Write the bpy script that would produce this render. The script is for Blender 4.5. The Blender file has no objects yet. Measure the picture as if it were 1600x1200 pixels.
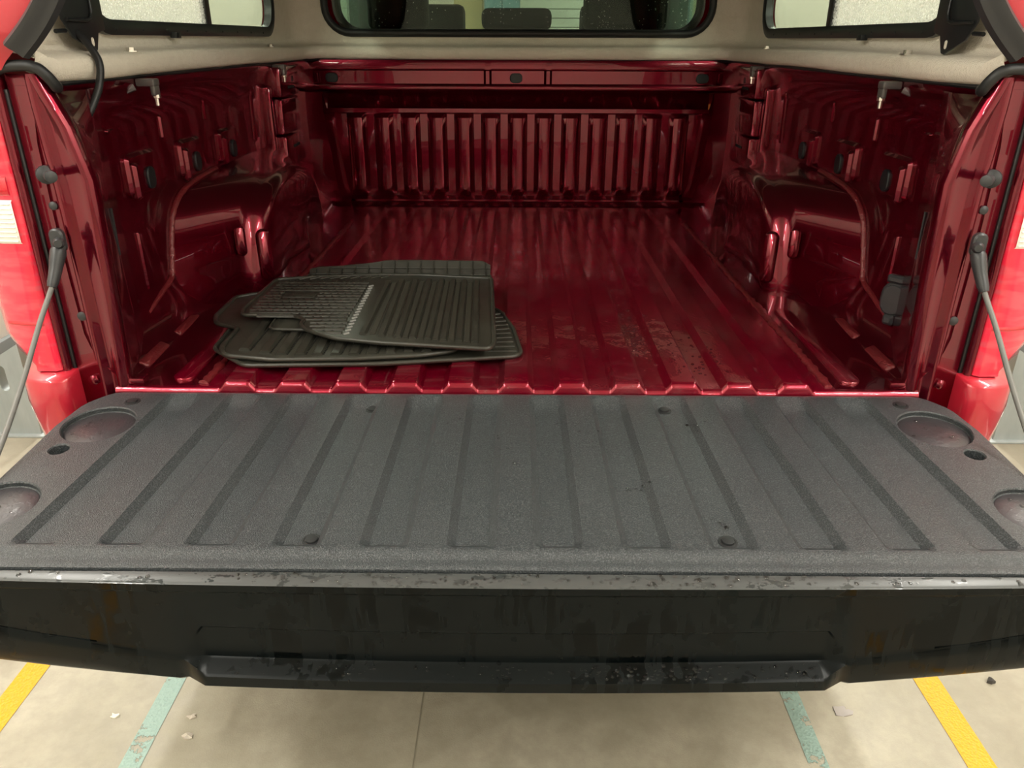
import bpy, bmesh, math, random
from mathutils import Vector, Matrix
random.seed(7)
SC = bpy.context.scene
COL = SC.collection
ZB = 0.80                       # height of the bed floor above the ground

# ------------------------------------------------------------------ camera
pitch, yaw, roll = math.radians(24.2), math.radians(0.33), math.radians(0.2)
fwd = Vector((-math.sin(yaw)*math.cos(pitch), math.cos(yaw)*math.cos(pitch), -math.sin(pitch)))
rgt = Vector((math.cos(yaw), math.sin(yaw), 0)); upv = rgt.cross(fwd)
r2 = math.cos(roll)*rgt + math.sin(roll)*upv; u2 = -math.sin(roll)*rgt + math.cos(roll)*upv
cam = bpy.data.cameras.new('camera'); cam.sensor_width = 36; cam.lens = 27.0; cam.clip_start = .02
co = bpy.data.objects.new('camera', cam); COL.objects.link(co)
m = Matrix((r2, u2, -fwd)).transposed().to_4x4(); m.translation = Vector((0, -1.254, 1.373))
co.matrix_world = m
SC.camera = co

# ------------------------------------------------------------------ world, exposure
w = bpy.data.worlds.new('world'); SC.world = w; w.use_nodes = True
w.node_tree.nodes['Background'].inputs[0].default_value = (.80, .83, .80, 1)
w.node_tree.nodes['Background'].inputs[1].default_value = .05
vs = SC.view_settings
vs.view_transform = 'Standard'; vs.look = 'None'; vs.gamma = 1; vs.exposure = 0.45
vs.use_curve_mapping = False
LAMP_W = 38.0

# ------------------------------------------------------------------ helpers
class MB:
    def __init__(s): s.v = []; s.f = []
    def add(s, vs_, fs):
        o = len(s.v); s.v += [tuple(p) for p in vs_]; s.f += [tuple(o+i for i in f) for f in fs]
        return s
    def bbox(s, x0, x1, y0, y1, z0, z1):
        v = [(x, y, z) for x in (x0, x1) for y in (y0, y1) for z in (z0, z1)]
        return s.add(v, [(0,1,3,2),(4,6,7,5),(0,4,5,1),(2,3,7,6),(0,2,6,4),(1,5,7,3)])
    def grid(s, rows, close_u=False, close_v=False):
        n, k = len(rows), len(rows[0]); v = [p for r in rows for p in r]; f = []
        for i in range(n if close_v else n-1):
            for j in range(k if close_u else k-1):
                a = i*k+j; b = i*k+(j+1) % k; c = ((i+1) % n)*k+(j+1) % k; d = ((i+1) % n)*k+j
                f.append((a, b, c, d))
        return s.add(v, f)
    def ring(s, A, B): return s.grid([list(A), list(B)], close_u=True)
    def prism(s, poly, axis, a, b):
        def P(p, t):
            return {'x': (t, p[0], p[1]), 'y': (p[0], t, p[1]), 'z': (p[0], p[1], t)}[axis]
        n = len(poly); v = [P(p, a) for p in poly]+[P(p, b) for p in poly]
        f = [tuple(range(n))[::-1], tuple(range(n, 2*n))]+[(i, (i+1) % n, n+(i+1) % n, n+i) for i in range(n)]
        return s.add(v, f)
    def tube(s, path, r, n=10, caps=True, flat=1.0, closed=False):
        P = [Vector(p) for p in path]; rows = []; up = None; N = len(P)
        for i, p in enumerate(P):
            if closed: t = (P[(i+1) % N]-P[i-1]).normalized()
            else: t = (P[min(i+1, N-1)]-P[max(i-1, 0)]).normalized()
            if up is None: up = t.orthogonal().normalized() if abs(t.z) > .95 else Vector((0, 0, 1))
            a = t.cross(up).normalized(); up = a.cross(t).normalized()
            rr = r[i] if isinstance(r, (list, tuple)) else r
            rows.append([p+rr*(math.cos(q)*a+flat*math.sin(q)*up) for q in [2*math.pi*k/n for k in range(n)]])
        o = len(s.v); s.grid(rows, close_u=True, close_v=closed)
        if caps and not closed:
            s.f.append(tuple(range(o, o+n))[::-1]); s.f.append(tuple(o+(N-1)*n+k for k in range(n)))
        return s
    def lathe(s, prof, c, ax, n=24):          # prof [(r,h)...], axis direction ax
        ax = Vector(ax).normalized(); a = ax.orthogonal().normalized(); b = ax.cross(a); c = Vector(c)
        rows = [[c+ax*h+r*(math.cos(q)*a+math.sin(q)*b) for q in [2*math.pi*k/n for k in range(n)]] for r, h in prof]
        o = len(s.v); s.grid(rows, close_u=True)
        s.f.append(tuple(range(o, o+n))[::-1]); s.f.append(tuple(o+(len(prof)-1)*n+k for k in range(n)))
        return s
    def plate(s, c, U, V, w_, h_, r, t, k=5, inset=.3):   # rounded plate raised along U x V
        c, U, V = Vector(c), Vector(U).normalized(), Vector(V).normalized(); N = U.cross(V)
        def rr(g): return [c+U*x+V*y for x, y in rrect(w_-2*g, h_-2*g, max(r-g, .0005), k)]
        e = t*inset if isinstance(t, float) else .001
        A = rr(0); B = [p+N*(t-e) for p in rr(0)]; D = [p+N*t for p in rr(abs(e))]
        o = len(s.v); s.grid([A, B, D], close_u=True); n = len(A)
        s.f.append(tuple(range(o, o+n))[::-1]); s.f.append(tuple(o+2*n+i for i in range(n)))
        return s
    def mesh(s, name, off=ZB, bevel=0, seg=2, ang=35, smooth=True, angle=30):
        bm = bmesh.new(); vv = [bm.verts.new((p[0], p[1], p[2]+off)) for p in s.v]
        for f in s.f:
            try: bm.faces.new([vv[i] for i in f])
            except ValueError: pass
        bmesh.ops.remove_doubles(bm, verts=bm.verts, dist=1e-5)
        bmesh.ops.recalc_face_normals(bm, faces=bm.faces)
        if bevel:
            es = [e for e in bm.edges if len(e.link_faces) == 2 and e.calc_face_angle(0) > math.radians(ang)]
            bmesh.ops.bevel(bm, geom=es, offset=bevel, segments=seg, affect='EDGES', profile=.5, clamp_overlap=True)
        me = bpy.data.meshes.new(name); bm.to_mesh(me); bm.free()
        if smooth:
            me.shade_smooth(); me.set_sharp_from_angle(angle=math.radians(angle))
        return me
    def build(s, name, mat, parent=None, **k):
        me = s.mesh(name, **k); return link(name, me, mat, parent)
def link(name, me, mat, parent=None):
    if mat and not me.materials: me.materials.append(mat)
    o = bpy.data.objects.new(name, me); COL.objects.link(o)
    if parent is not None:
        o.parent = parent; o.matrix_parent_inverse = Matrix.Translation(-WL(parent))
    return o
def WL(p):
    v = Vector(p.get('_base', (0, 0, 0))); return v
def empty(name, loc):
    o = bpy.data.objects.new(name, None); COL.objects.link(o); o.location = loc; o['_base'] = tuple(loc)
    o.empty_display_size = .1
    return o
def tag(o, label=None, cat=None, group=None, kind=None):
    if label: o['label'] = label
    if cat: o['category'] = cat
    if group: o['group'] = group
    if kind: o['kind'] = kind
    return o
def rrect(w_, h_, r, k=5):
    pts = []
    for cx, cy, a0 in ((w_/2-r, h_/2-r, 0), (-w_/2+r, h_/2-r, 90), (-w_/2+r, -h_/2+r, 180), (w_/2-r, -h_/2+r, 270)):
        for i in range(k+1):
            a = math.radians(a0+90*i/k); pts.append((cx+r*math.cos(a), cy+r*math.sin(a)))
    return pts
def rect_like(pts, x0, x1, y0, y1):       # outer rectangle points radially matched to a contour
    cx = sum(p[0] for p in pts)/len(pts); cy = sum(p[1] for p in pts)/len(pts); out = []
    n = len(pts)//4
    cor = [(x1, y1), (x0, y1), (x0, y0), (x1, y0)]
    for q in range(4):
        for i in range(n): out.append(cor[q])
    return out
def smoothpath(P, k=6):                   # Catmull-Rom
    P = [Vector(p) for p in P]; out = []
    for i in range(len(P)-1):
        a, b, c, d = P[max(i-1, 0)], P[i], P[i+1], P[min(i+2, len(P)-1)]
        for j in range(k):
            t = j/k
            out.append(.5*((2*b)+(c-a)*t+(2*a-5*b+4*c-d)*t*t+(3*b-a-3*c+d)*t**3))
    return out+[P[-1]]
def lerp(a, b, t): return tuple(x+(y-x)*t for x, y in zip(a, b))
def interp(xs, ys, x):
    if x <= xs[0]: return ys[0]
    for i in range(len(xs)-1):
        if x <= xs[i+1]: return ys[i]+(ys[i+1]-ys[i])*(x-xs[i])/(xs[i+1]-xs[i])
    return ys[-1]

# ------------------------------------------------------------------ materials
def mat(name, col=(.5, .5, .5), rough=.5, metal=0, coat=0, spec=.5, coat_rough=.03):
    M = bpy.data.materials.new(name); M.use_nodes = True
    b = M.node_tree.nodes['Principled BSDF']
    b.inputs['Base Color'].default_value = (*col, 1); b.inputs['Roughness'].default_value = rough
    b.inputs['Metallic'].default_value = metal; b.inputs['Coat Weight'].default_value = coat
    b.inputs['Coat Roughness'].default_value = coat_rough; b.inputs['Specular IOR Level'].default_value = spec
    return M
class N:
    def __init__(s, M): s.t = M.node_tree; s.b = s.t.nodes.get('Principled BSDF')
    def n(s, typ, **kw):
        o = s.t.nodes.new(typ)
        for k, v in kw.items():
            if k in o.inputs: o.inputs[k].default_value = v
            else: setattr(o, k, v)
        return o
    def l(s, a, b): s.t.links.new(a, b)
    def coord(s, scale=(1, 1, 1), loc=(0, 0, 0)):
        g = s.n('ShaderNodeNewGeometry'); mp = s.n('ShaderNodeMapping')
        mp.inputs['Scale'].default_value = scale; mp.inputs['Location'].default_value = loc
        s.l(g.outputs['Position'], mp.inputs['Vector']); return mp.outputs['Vector']
    def noise(s, scale, detail=3, rough=.5, vec=None, dist=0):
        o = s.n('ShaderNodeTexNoise'); o.inputs['Scale'].default_value = scale; o.inputs['Detail'].default_value = detail
        o.inputs['Roughness'].default_value = rough; o.inputs['Distortion'].default_value = dist
        s.l(vec if vec else s.coord(), o.inputs['Vector']); return o.outputs['Fac']
    def voro(s, scale, vec=None, feat='F1'):
        o = s.n('ShaderNodeTexVoronoi'); o.feature = feat; o.inputs['Scale'].default_value = scale
        s.l(vec if vec else s.coord(), o.inputs['Vector']); return o.outputs['Distance']
    def ramp(s, fac, stops):
        o = s.n('ShaderNodeValToRGB'); e = o.color_ramp.elements
        while len(e) < len(stops): e.new(.5)
        for i, (p, c) in enumerate(stops):
            e[i].position = p; e[i].color = (c, c, c, 1) if isinstance(c, (int, float)) else (*c, 1)
        s.l(fac, o.inputs[0]); return o.outputs[0]
    def mix(s, f, a, b):
        o = s.n('ShaderNodeMix', data_type='RGBA')
        for k, v in ((0, f), (6, a), (7, b)):
            if hasattr(v, 'is_linked'): s.l(v, o.inputs[k])
            else: o.inputs[k].default_value = v if k == 0 else (*v, 1)
        return o.outputs[2]
    def math(s, op, a, b=None):
        o = s.n('ShaderNodeMath', operation=op)
        for k, v in ((0, a), (1, b)):
            if v is None: continue
            if hasattr(v, 'is_linked'): s.l(v, o.inputs[k])
            else: o.inputs[k].default_value = v
        return o.outputs[0]
    def bump(s, h, strength=.3, dist=.002, inp='Normal'):
        o = s.n('ShaderNodeBump'); o.inputs['Strength'].default_value = strength; o.inputs['Distance'].default_value = dist
        s.l(h, o.inputs['Height']); s.l(o.outputs[0], s.b.inputs[inp])
        return o
    def set(s, name, v): s.l(v, s.b.inputs[name])

RED = (.15, .002, .010)
M_paint = mat('red_metallic_paint', RED, .24, .84, .85, .5, .0)
q = N(M_paint); nz = q.noise(3.0, 3)
q.bump(nz, .12, .004, 'Coat Normal')
flk = q.noise(2500, 0)
q.set('Base Color', q.mix(q.ramp(flk, [(.35, 0), (.7, 1)]), (.125, .0006, .011), (.215, .002, .018)))

M_floorpaint = mat("red_bed_floor_paint", RED, .24, .66, .65)
q = N(M_floorpaint)
dent = q.noise(9, 2, .5, q.coord((1, .7, 1)))
wet = q.noise(16, 4, .6, q.coord((1, .6, 1), (3, 1, 0)))
scr = q.noise(120, 3, .6, q.coord((1, .06, 1)))
scr2 = q.noise(90, 3, .7, q.coord((.35, .9, 1), (5, 2, 0)), .8)
dust = q.math('MULTIPLY', q.ramp(q.noise(7, 5, .65), [(.5, 0), (.68, 1)]), q.ramp(scr2, [(.45, .2), (.7, 1)]))
scratch = q.math('MULTIPLY', q.ramp(scr, [(.62, 0), (.70, 1)]), q.ramp(q.noise(5, 2), [(.45, 0), (.6, 1)]))
dm = q.math('MULTIPLY', q.math('MAXIMUM', dust, scratch), .40)
q.set('Base Color', q.mix(dm, (.25, .0005, .018), (.42, .25, .25)))
q.set('Coat Roughness', q.ramp(wet, [(.35, .01), (.65, .10)]))
q.bump(q.math('ADD', q.math('MULTIPLY', dent, 1.0), q.math('MULTIPLY', wet, .35)), .5, .007, 'Coat Normal')

M_seal = mat('body_sealant_painted_red', (.16, .010, .014), .42, .2, .8)
q = N(M_seal); q.bump(q.noise(140, 3, .7), .9, .004)
q.bump(q.noise(140, 3, .7), .8, .004, 'Coat Normal')
M_rub = mat('black_rubber', (.012, .013, .014), .5)
M_plug = mat('black_plastic_plug', (.006, .009, .010), .45)
M_plast = mat('dark_grey_plastic', (.030, .031, .033), .42)
M_steelgrey = mat('grey_clamp_metal', (.16, .15, .145), .45, .6)
M_zinc = mat('zinc_bolt', (.75, .73, .68), .25, 1)
M_cable = mat('grey_coated_cable', (.14, .14, .13), .45)
M_hole = mat('dark_hole', (.004, .003, .003), .9)

M_liner = mat('grained_black_plastic', (.05, .05, .052), .4)
q = N(M_liner); g1 = q.noise(520, 3, .7); g2 = q.voro(700)
sm = q.noise(6, 4, .6); st = q.ramp(q.noise(22, 4, .7), [(.60, 0), (.72, 1)])
base = q.mix(sm, (.0170, .0215, .0240), (.0255, .0300, .0330))
base = q.mix(q.math('MULTIPLY', q.ramp(g1, [(.48, 0), (.66, 1)]), .8), base, (.108, .116, .120))
q.set('Base Color', q.mix(q.math('MULTIPLY', st, .45), base, (.035, .037, .038)))
q.set('Roughness', q.ramp(sm, [(.3, .32), (.7, .42)]))
q.bump(q.math('ADD', g1, q.math('MULTIPLY', g2, .6)), .55, .0016)
M_wetpool = mat('wet_liner_recess', (.030, .027, .030), .42, 0, .1)
q = N(M_wetpool); q.bump(q.ramp(q.noise(70, 3, .6, q.coord((1, 1, 1))), [(.45, 0), (.55, 1)]), .12, .0015)
q.bump(q.ramp(q.noise(70, 3, .6), [(.45, 0), (.55, 1)]), .2, .0015, 'Coat Normal')

M_black = mat('glossy_black_tailgate', (.008, .009, .009), .35, 0, 0, .15)
q = N(M_black)
dr = q.noise(26, 3, .55, q.coord((1.6, 1, .18)), .2)
dr2 = q.noise(9, 4, .7, q.coord((1, 1, .9), (2, 0, 4)))
wetm = q.math('MULTIPLY', q.ramp(dr, [(.47, 0), (.52, 1)]), q.ramp(dr2, [(.50, 0), (.56, 1)]))
q.set('Base Color', q.mix(wetm, (.0030, .0046, .0050), (.0006, .0014, .0016)))
q.set('Roughness', q.ramp(wetm, [(0, .30), (1, .10)]))
q.bump(wetm, .08, .001)

M_edge = mat('wet_tailgate_edge_painted_sheen', (.10, .103, .10), .36, 0, .12, .35, .2)  # grey base imitates the ceiling's sheen on the black edge; darker patches are wet
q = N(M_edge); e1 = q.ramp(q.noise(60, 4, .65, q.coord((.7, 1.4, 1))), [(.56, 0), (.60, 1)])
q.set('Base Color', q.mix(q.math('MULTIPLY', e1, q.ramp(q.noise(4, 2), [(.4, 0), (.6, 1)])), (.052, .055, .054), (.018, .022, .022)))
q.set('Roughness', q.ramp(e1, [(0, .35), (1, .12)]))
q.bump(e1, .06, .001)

M_matr = mat('black_rubber_mat', (.020, .0195, .015), .42)
q = N(M_matr); mm = q.noise(14, 4, .6)
q.set('Base Color', q.mix(mm, (.020, .0195, .015), (.042, .040, .031))); q.set('Roughness', q.ramp(mm, [(.3, .30), (.7, .44)]))
q.bump(q.noise(600, 2), .15, .0008)
M_matbrown = mat('dusty_rubber_channel', (.030, .026, .018), .55)
M_matedge = mat('rubber_teeth_painted_glint', (.24, .24, .225), .3)  # pale grey stands in for highlights on the raised teeth
M_nub = mat('rubber_nub', (.008, .008, .006), .5)

M_carpet = mat('beige_canopy_lining', (.58, .51, .40), .95, 0, 0, .1)
q = N(M_carpet); c1 = q.noise(45, 5, .65); c2 = q.noise(420, 2)
q.set('Base Color', q.mix(c1, (.76, .70, .585), (.88, .83, .71)))
q.bump(q.math('ADD', c1, q.math('MULTIPLY', c2, .5)), .6, .006)
M_roof = mat('grey_roof_felt', (.16, .15, .135), .95, 0, 0, .1)
N(M_roof).bump(N(M_roof).noise(200, 3), .4, .003)
M_frame = mat('black_window_frame', (.013, .015, .016), .38)
M_shell = mat('red_canopy_shell', (.50, .016, .035), .3, .2, 1)

def glass(name, tint, scale=70, thr=.12, cover=.55, fog=0.0):
    M = bpy.data.materials.new(name); M.use_nodes = True; t = M.node_tree; t.nodes.clear(); k = N(M)
    out = k.n('ShaderNodeOutputMaterial'); tr = k.n('ShaderNodeBsdfTransparent'); tr.inputs[0].default_value = (*tint, 1)
    gl = k.n('ShaderNodeBsdfGlossy'); gl.inputs['Roughness'].default_value = .02; gl.inputs[0].default_value = (.9, .95, .93, 1)
    fr = k.n('ShaderNodeLayerWeight'); fr.inputs[0].default_value = .5
    ff = k.math('ADD', k.math('MULTIPLY', k.math('POWER', fr.outputs['Facing'], 5.0), .8), .015)
    mx = k.n('ShaderNodeMixShader'); k.l(ff, mx.inputs[0]); k.l(tr.outputs[0], mx.inputs[1]); k.l(gl.outputs[0], mx.inputs[2])
    last = mx.outputs[0]
    if thr:
        v = k.voro(scale); big = k.noise(9, 3); bp = k.n('ShaderNodeBump'); bp.inputs['Strength'].default_value = 1; bp.inputs['Distance'].default_value = .006
        bp.invert = True
        k.l(v, bp.inputs['Height'])
        g2 = k.n('ShaderNodeBsdfGlass'); g2.inputs['Roughness'].default_value = .05; g2.inputs['IOR'].default_value = 1.33
        g2.inputs[0].default_value = (.95, 1, .98, 1); k.l(bp.outputs[0], g2.inputs['Normal'])
        tl = k.n('ShaderNodeBsdfTranslucent'); tl.inputs[0].default_value = (.95, .97, .95, 1)
        gm = k.n('ShaderNodeMixShader'); gm.inputs[0].default_value = .35; k.l(g2.outputs[0], gm.inputs[1]); k.l(tl.outputs[0], gm.inputs[2])
        f = k.math('MULTIPLY', k.ramp(v, [(thr, 1), (thr+.05, 0)]), k.ramp(big, [(cover-.05, 0), (cover+.05, 1)]))
        m2 = k.n('ShaderNodeMixShader'); k.l(f, m2.inputs[0]); k.l(last, m2.inputs[1]); k.l(gm.outputs[0], m2.inputs[2]); last = m2.outputs[0]
    if fog:
        tl = k.n('ShaderNodeBsdfTranslucent'); tl.inputs[0].default_value = (.85, .87, .82, 1)
        df = k.n('ShaderNodeBsdfDiffuse'); df.inputs[0].default_value = (.6, .62, .58, 1)
        a = k.n('ShaderNodeMixShader'); a.inputs[0].default_value = .35; k.l(tl.outputs[0], a.inputs[1]); k.l(df.outputs[0], a.inputs[2])
        m3 = k.n('ShaderNodeMixShader'); k.l(k.math('MULTIPLY', k.ramp(k.noise(210, 4, .8), [(.40, 0), (.58, 1)]), fog), m3.inputs[0])
        k.l(last, m3.inputs[1]); k.l(a.outputs[0], m3.inputs[2]); last = m3.outputs[0]
    k.l(last, out.inputs[0]); return M
M_glass = glass('clear_wet_glass', (.72, .78, .71), 90, .10, .58)
M_glassfog = glass('dewy_glass', (.68, .72, .67), 160, .22, .40, .5)
M_glassdark = glass('tinted_cab_glass', (.70, .80, .74), 70, .13, .46)
M_water = mat('water_drop', (.9, .9, .9), .03, 0, 0); N(M_water).b.inputs['Transmission Weight'].default_value = 1; N(M_water).b.inputs['IOR'].default_value = 1.33

M_lens = mat('red_tail_lamp_lens', (.85, .022, .055), .22, 0, 1)
q = N(M_lens)
b1 = q.ramp(q.noise(60, 2, .5, q.coord((.25, .25, 1))), [(.45, 0), (.6, 1)])
q.set('Base Color', q.mix(q.math('MULTIPLY', b1, .5), (.90, .02, .06), (.62, .10, .13)))
M_lensdeep = mat('deep_red_lamp_block', (.62, .004, .02), .15, 0, 1)
M_white = mat('clear_reverse_lamp', (.85, .83, .76), .25, 0, 1)
M_conc = mat('worn_concrete', (.4, .37, .3), .55)
q = N(M_conc); a1 = q.noise(2.2, 5, .6); a2 = q.noise(16, 6, .7); a3 = q.noise(300, 2)
bc = q.mix(q.ramp(a1, [(.3, 0), (.7, 1)]), (.27, .245, .178), (.44, .405, .318))
bc = q.mix(q.math('MULTIPLY', q.ramp(a2, [(.40, 1), (.62, 0)]), .32), bc, (.20, .175, .13))
q.set('Base Color', bc); q.set('Roughness', q.ramp(a2, [(.3, .35), (.7, .7)]))
q.bump(q.math('ADD', a3, a2), .2, .002)
M_wall = mat('cream_painted_wall', (.80, .76, .68), .8)
q = N(M_wall); q.set('Base Color', q.mix(q.noise(1.5, 4), (.76, .72, .64), (.84, .80, .72)))
M_skirt = mat('grey_painted_kerb', (.20, .22, .22), .6)
M_ceil = mat('white_ceiling', (.75, .75, .72), .9)
M_post = mat('galvanised_grey_steel', (.42, .46, .46), .5, .35)
q = N(M_post); q.set('Base Color', q.mix(q.noise(30, 3, .6, q.coord((1, 1, .2))), (.34, .38, .38), (.50, .54, .53)))
M_door = mat('pale_roller_door', (.72, .80, .72), .6)
M_doorframe = mat('ochre_door_column', (.50, .42, .22), .6)
M_bin = mat('teal_blue_cabinet', (.10, .20, .22), .5)
M_cab = mat('cab_trim_grey', (.10, .105, .10), .7)
M_seat = mat('black_seat_fabric', (.005, .006, .006), .8)
M_tyre = mat('tyre_rubber', (.015, .015, .015), .8)
def paintline(name, col, wear):
    M = mat(name, col, .5); k = N(M); k2 = k.noise(26, 5, .7); k.set('Base Color', k.mix(k.noise(90, 3), tuple(c*.88 for c in col), col))
    k.bump(k.voro(160), .5, .003)
    if wear: k.set('Alpha', k.ramp(k.math('ADD', k.math('MULTIPLY', k2, .6), k.math('MULTIPLY', k.noise(6, 2), .5)), [(wear, 0), (wear+.02, 1)]))
    return M
M_yel = paintline('yellow_line_paint', (.72, .36, .003), 0)
M_teal = paintline('pale_green_line_paint', (.27, .385, .335), .50)
M_tube = mat('lamp_housing', (.8, .8, .8), .5)

# ================================================================== THE GARAGE
G0 = dict(off=0)
floor = empty('floor', (0, 0, 0)); tag(floor, 'worn grey brown concrete garage floor with a fine joint', 'floor', kind='structure')
MB().bbox(-2.6, -.2095, -7, 9, -.15, 0).build('slab', M_conc, floor, **G0)
MB().bbox(-.2055, 2.6, -7, 9, -.15, 0).build('slab', M_conc, floor, **G0)
MB().bbox(-.2095, -.2055, -7, 9, -.15, -.0015).build('joint_filler', mat('joint_filler', (.30, .27, .20), .8), floor, **G0)
for s, nm in ((-1, 'left'), (1, 'right')):
    o = MB().bbox(min(s*2.22, s*2.4), max(s*2.22, s*2.4), -7, 9, 0, 3.0).build('wall_'+nm, M_wall, **G0)
    tag(o, 'cream painted garage wall on the %s of the truck' % nm, 'wall', kind='structure')
    o = MB().bbox(min(s*2.19, s*2.22), max(s*2.19, s*2.22), -7, 9, 0, .19).build('baseboard_'+nm, M_skirt, bevel=.006, **G0)
    tag(o, 'dark grey skirting along the %s garage wall' % nm, 'skirting', kind='structure')
    o = MB().bbox(min(s*2.06, s*2.10), max(s*2.06, s*2.10), -1.0, 7, 0, .03).build('floor_rail', M_ceil, bevel=.008, **G0)
    tag(o, 'pale low rail on the floor beside the %s wall' % nm, 'rail', 'floor rails')
tag(MB().bbox(-2.4, 2.4, 9, 9.2, 0, 3.0).build('wall_front', M_wall, **G0), 'far garage wall ahead of the truck', 'wall', kind='structure')
tag(MB().bbox(-2.4, 2.4, -7.2, -7, 0, 3.0).build('wall_back', M_wall, **G0), 'garage wall behind the camera', 'wall', kind='structure')
tag(MB().bbox(-2.4, 2.4, -7.2, 9.2, 3.0, 3.2).build('ceiling', M_ceil, **G0), 'pale garage ceiling over the truck', 'ceiling', kind='structure')
door = empty('door_1', (.9, 8.95, 0)); tag(door, 'pale green roller door seen through the cab windows', 'door', kind='structure')
me = None
for k in range(26):
    z0 = .1+k*.1
    if me is None: me = MB().bbox(-.15, 2.05, 8.94, 8.99, .003, .097).mesh('slat', off=0, bevel=.01)
    o = link('slat', me, M_door); o.parent = door; o.matrix_parent_inverse = Matrix.Translation((-.9, -8.95, 0)); o.location = (0, 0, z0)
tag(MB().bbox(-.72, -.40, 8.3, 8.6, 0, 3).build('trim_1', M_doorframe, bevel=.01, **G0), 'ochre column seen through the cab windows', 'column', kind='structure')
cabt = empty('storage_cabinet', (-.1, 8.0, 0)); tag(cabt, 'teal storage cabinet far ahead seen through the cab windows', 'cabinet')
MB().bbox(-.36, .02, 7.8, 8.25, .05, 1.95).build('body', M_bin, cabt, bevel=.01, **G0)
MB().bbox(-.35, -.175, 7.785, 7.8, .1, 1.9).build('door', M_bin, cabt, bevel=.004, **G0)
MB().bbox(-.165, .01, 7.785, 7.8, .1, 1.9).build('door', M_bin, cabt, bevel=.004, **G0)

def line(x, w_, y0, y1, M, label, group):
    r = random.Random(int(x*1000)); L = []; Rr = []
    n = 60
    for i in range(n+1):
        y = y0+(y1-y0)*i/n; j = lambda: r.uniform(-.0015, .0015)
        L.append((x-w_/2+j(), y)); Rr.append((x+w_/2+j(), y))
    o = MB().grid([[(a[0], a[1], .0012) for a in L], [(a[0], a[1], .0012) for a in Rr]]).build('painted_line', M, **G0)
    return tag(o, label, 'floor marking', group)
line(-1.142, .060, -6.9, 8.9, M_yel, 'yellow painted line on the floor at the left of the tailgate', 'yellow lines')
line(.970, .062, -6.9, 8.9, M_yel, 'yellow painted line on the floor at the right of the tailgate', 'yellow lines')
line(-.793, .045, -6.9, 8.9, M_teal, 'worn pale green line on the floor left under the tailgate', 'pale green lines')
line(.633, .043, -6.9, 8.9, M_teal, 'flaking pale green line on the floor right under the tailgate', 'pale green lines')

# steel guard posts beside the truck, with a slot
for s, nm in ((-1, 'left'), (1, 'right')):
    p = empty('guard_post', (s*1.87, 1.33, 0)); tag(p, 'grey steel guard post with a long slot, on the %s of the truck' % nm, 'post', 'guard posts')
    hole = [(s*(1.875)+x*.9, .235+y) for x, y in rrect(.034, .10, .016, 5)]
    n = len(hole)//4
    x0, x1 = sorted((s*1.79, s*1.96))
    outer = rect_like(hole, x0, x1, 0, .37)
    outer = [(a, (.37-.10*max(0, (abs(a)-1.79)/.17)) if b > .3 else b) for a, b in outer]
    mb = MB()
    for y in (1.30, 1.34): mb.ring([(a, y, b) for a, b in hole], [(a, y, b) for a, b in outer])
    mb.ring([(a, 1.30, b) for a, b in hole], [(a, 1.34, b) for a, b in hole])
    oc = [outer[0], outer[n], outer[2*n], outer[3*n]]
    mb.ring([(a, 1.30, b) for a, b in oc], [(a, 1.34, b) for a, b in oc])
    mb.build('front_plate', M_post, p, **G0)
    MB().bbox(*sorted((s*1.94, s*1.96)), 1.34, 1.52, 0, .265).build('side_plate', M_post, p, bevel=.003, **G0)
    MB().bbox(*sorted((s*1.77, s*1.98)), 1.28, 1.54, 0, .008).build('base_plate', M_post, p, bevel=.002, **G0)

# litter on the ground
M_leaf = mat('dry_leaf', (.45, .40, .33), .7)
def leaf(x, y, r, label, col=None, zf=1):
    pts = [(x+r*(1+.35*math.sin(3*a+x*20)+random.uniform(-.2, .2))*math.cos(a), y+.7*r*(1+random.uniform(-.2, .2))*math.sin(a)) for a in [2*math.pi*k/11 for k in range(11)]]
    mb = MB(); n = len(pts)
    top = [(a, b, .0035*zf+.002*math.sin(a*300)) for a, b in pts]; bot = [(a, b, 0) for a, b in pts]
    o = mb.add(top+bot+[(x, y, .006*zf)], [(i, (i+1) % n, 2*n) for i in range(n)]+[(i, n+i, n+(i+1) % n, (i+1) % n) for i in range(n)]).build('floor_debris', col or M_leaf, **G0)
    tag(o, label, 'debris')
leaf(-.714, -.009, .010, 'small grey leaf flake just right of the left green line, nearer the tailgate')
leaf(-.702, -.062, .012, 'grey leaf flake right of the left green line, farther from the tailgate')
leaf(-.885, -.009, .009, 'small whitish chip between the left yellow and green lines', mat('white_chip', (.75, .72, .6), .6))
leaf(1.116, .11, .009, 'dark pebble right of the right yellow line', mat('dark_pebble', (.06, .055, .05), .6), 2.5)
leaf(.735, .02, .022, 'pale paint splash between the right green and yellow lines', mat('pale_splash', (.36, .325, .30), .6), .3)

# ceiling lamps (out of frame; they light the place)
lampid = 0
for s in (-1, 1):
    for yy in (-4.2, -2.2, -.2, 1.8, 3.8, 5.8):
        nm = 'left' if s < 0 else 'right'
        t = empty('ceiling_lamp', (s*1.80, yy, 2.86)); tag(t, 'white fluorescent batten lamp on the ceiling, %s row' % nm, 'lamp', 'ceiling lamps of the %s row' % nm)
        MB().bbox(s*1.80-.09, s*1.80+.09, yy-.65, yy+.65, 2.90, 3.0).build('housing', M_tube, t, bevel=.01, **G0)
        L = bpy.data.lights.new('lamp_light', 'AREA'); L.shape = 'RECTANGLE'; L.size = .14; L.size_y = 1.25; L.energy = LAMP_W
        L.color = (1.0, .975, .89)
        lo = bpy.data.objects.new('lamp_light', L); COL.objects.link(lo); lo.parent = t; lo.location = (0, 0, .03)

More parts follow.
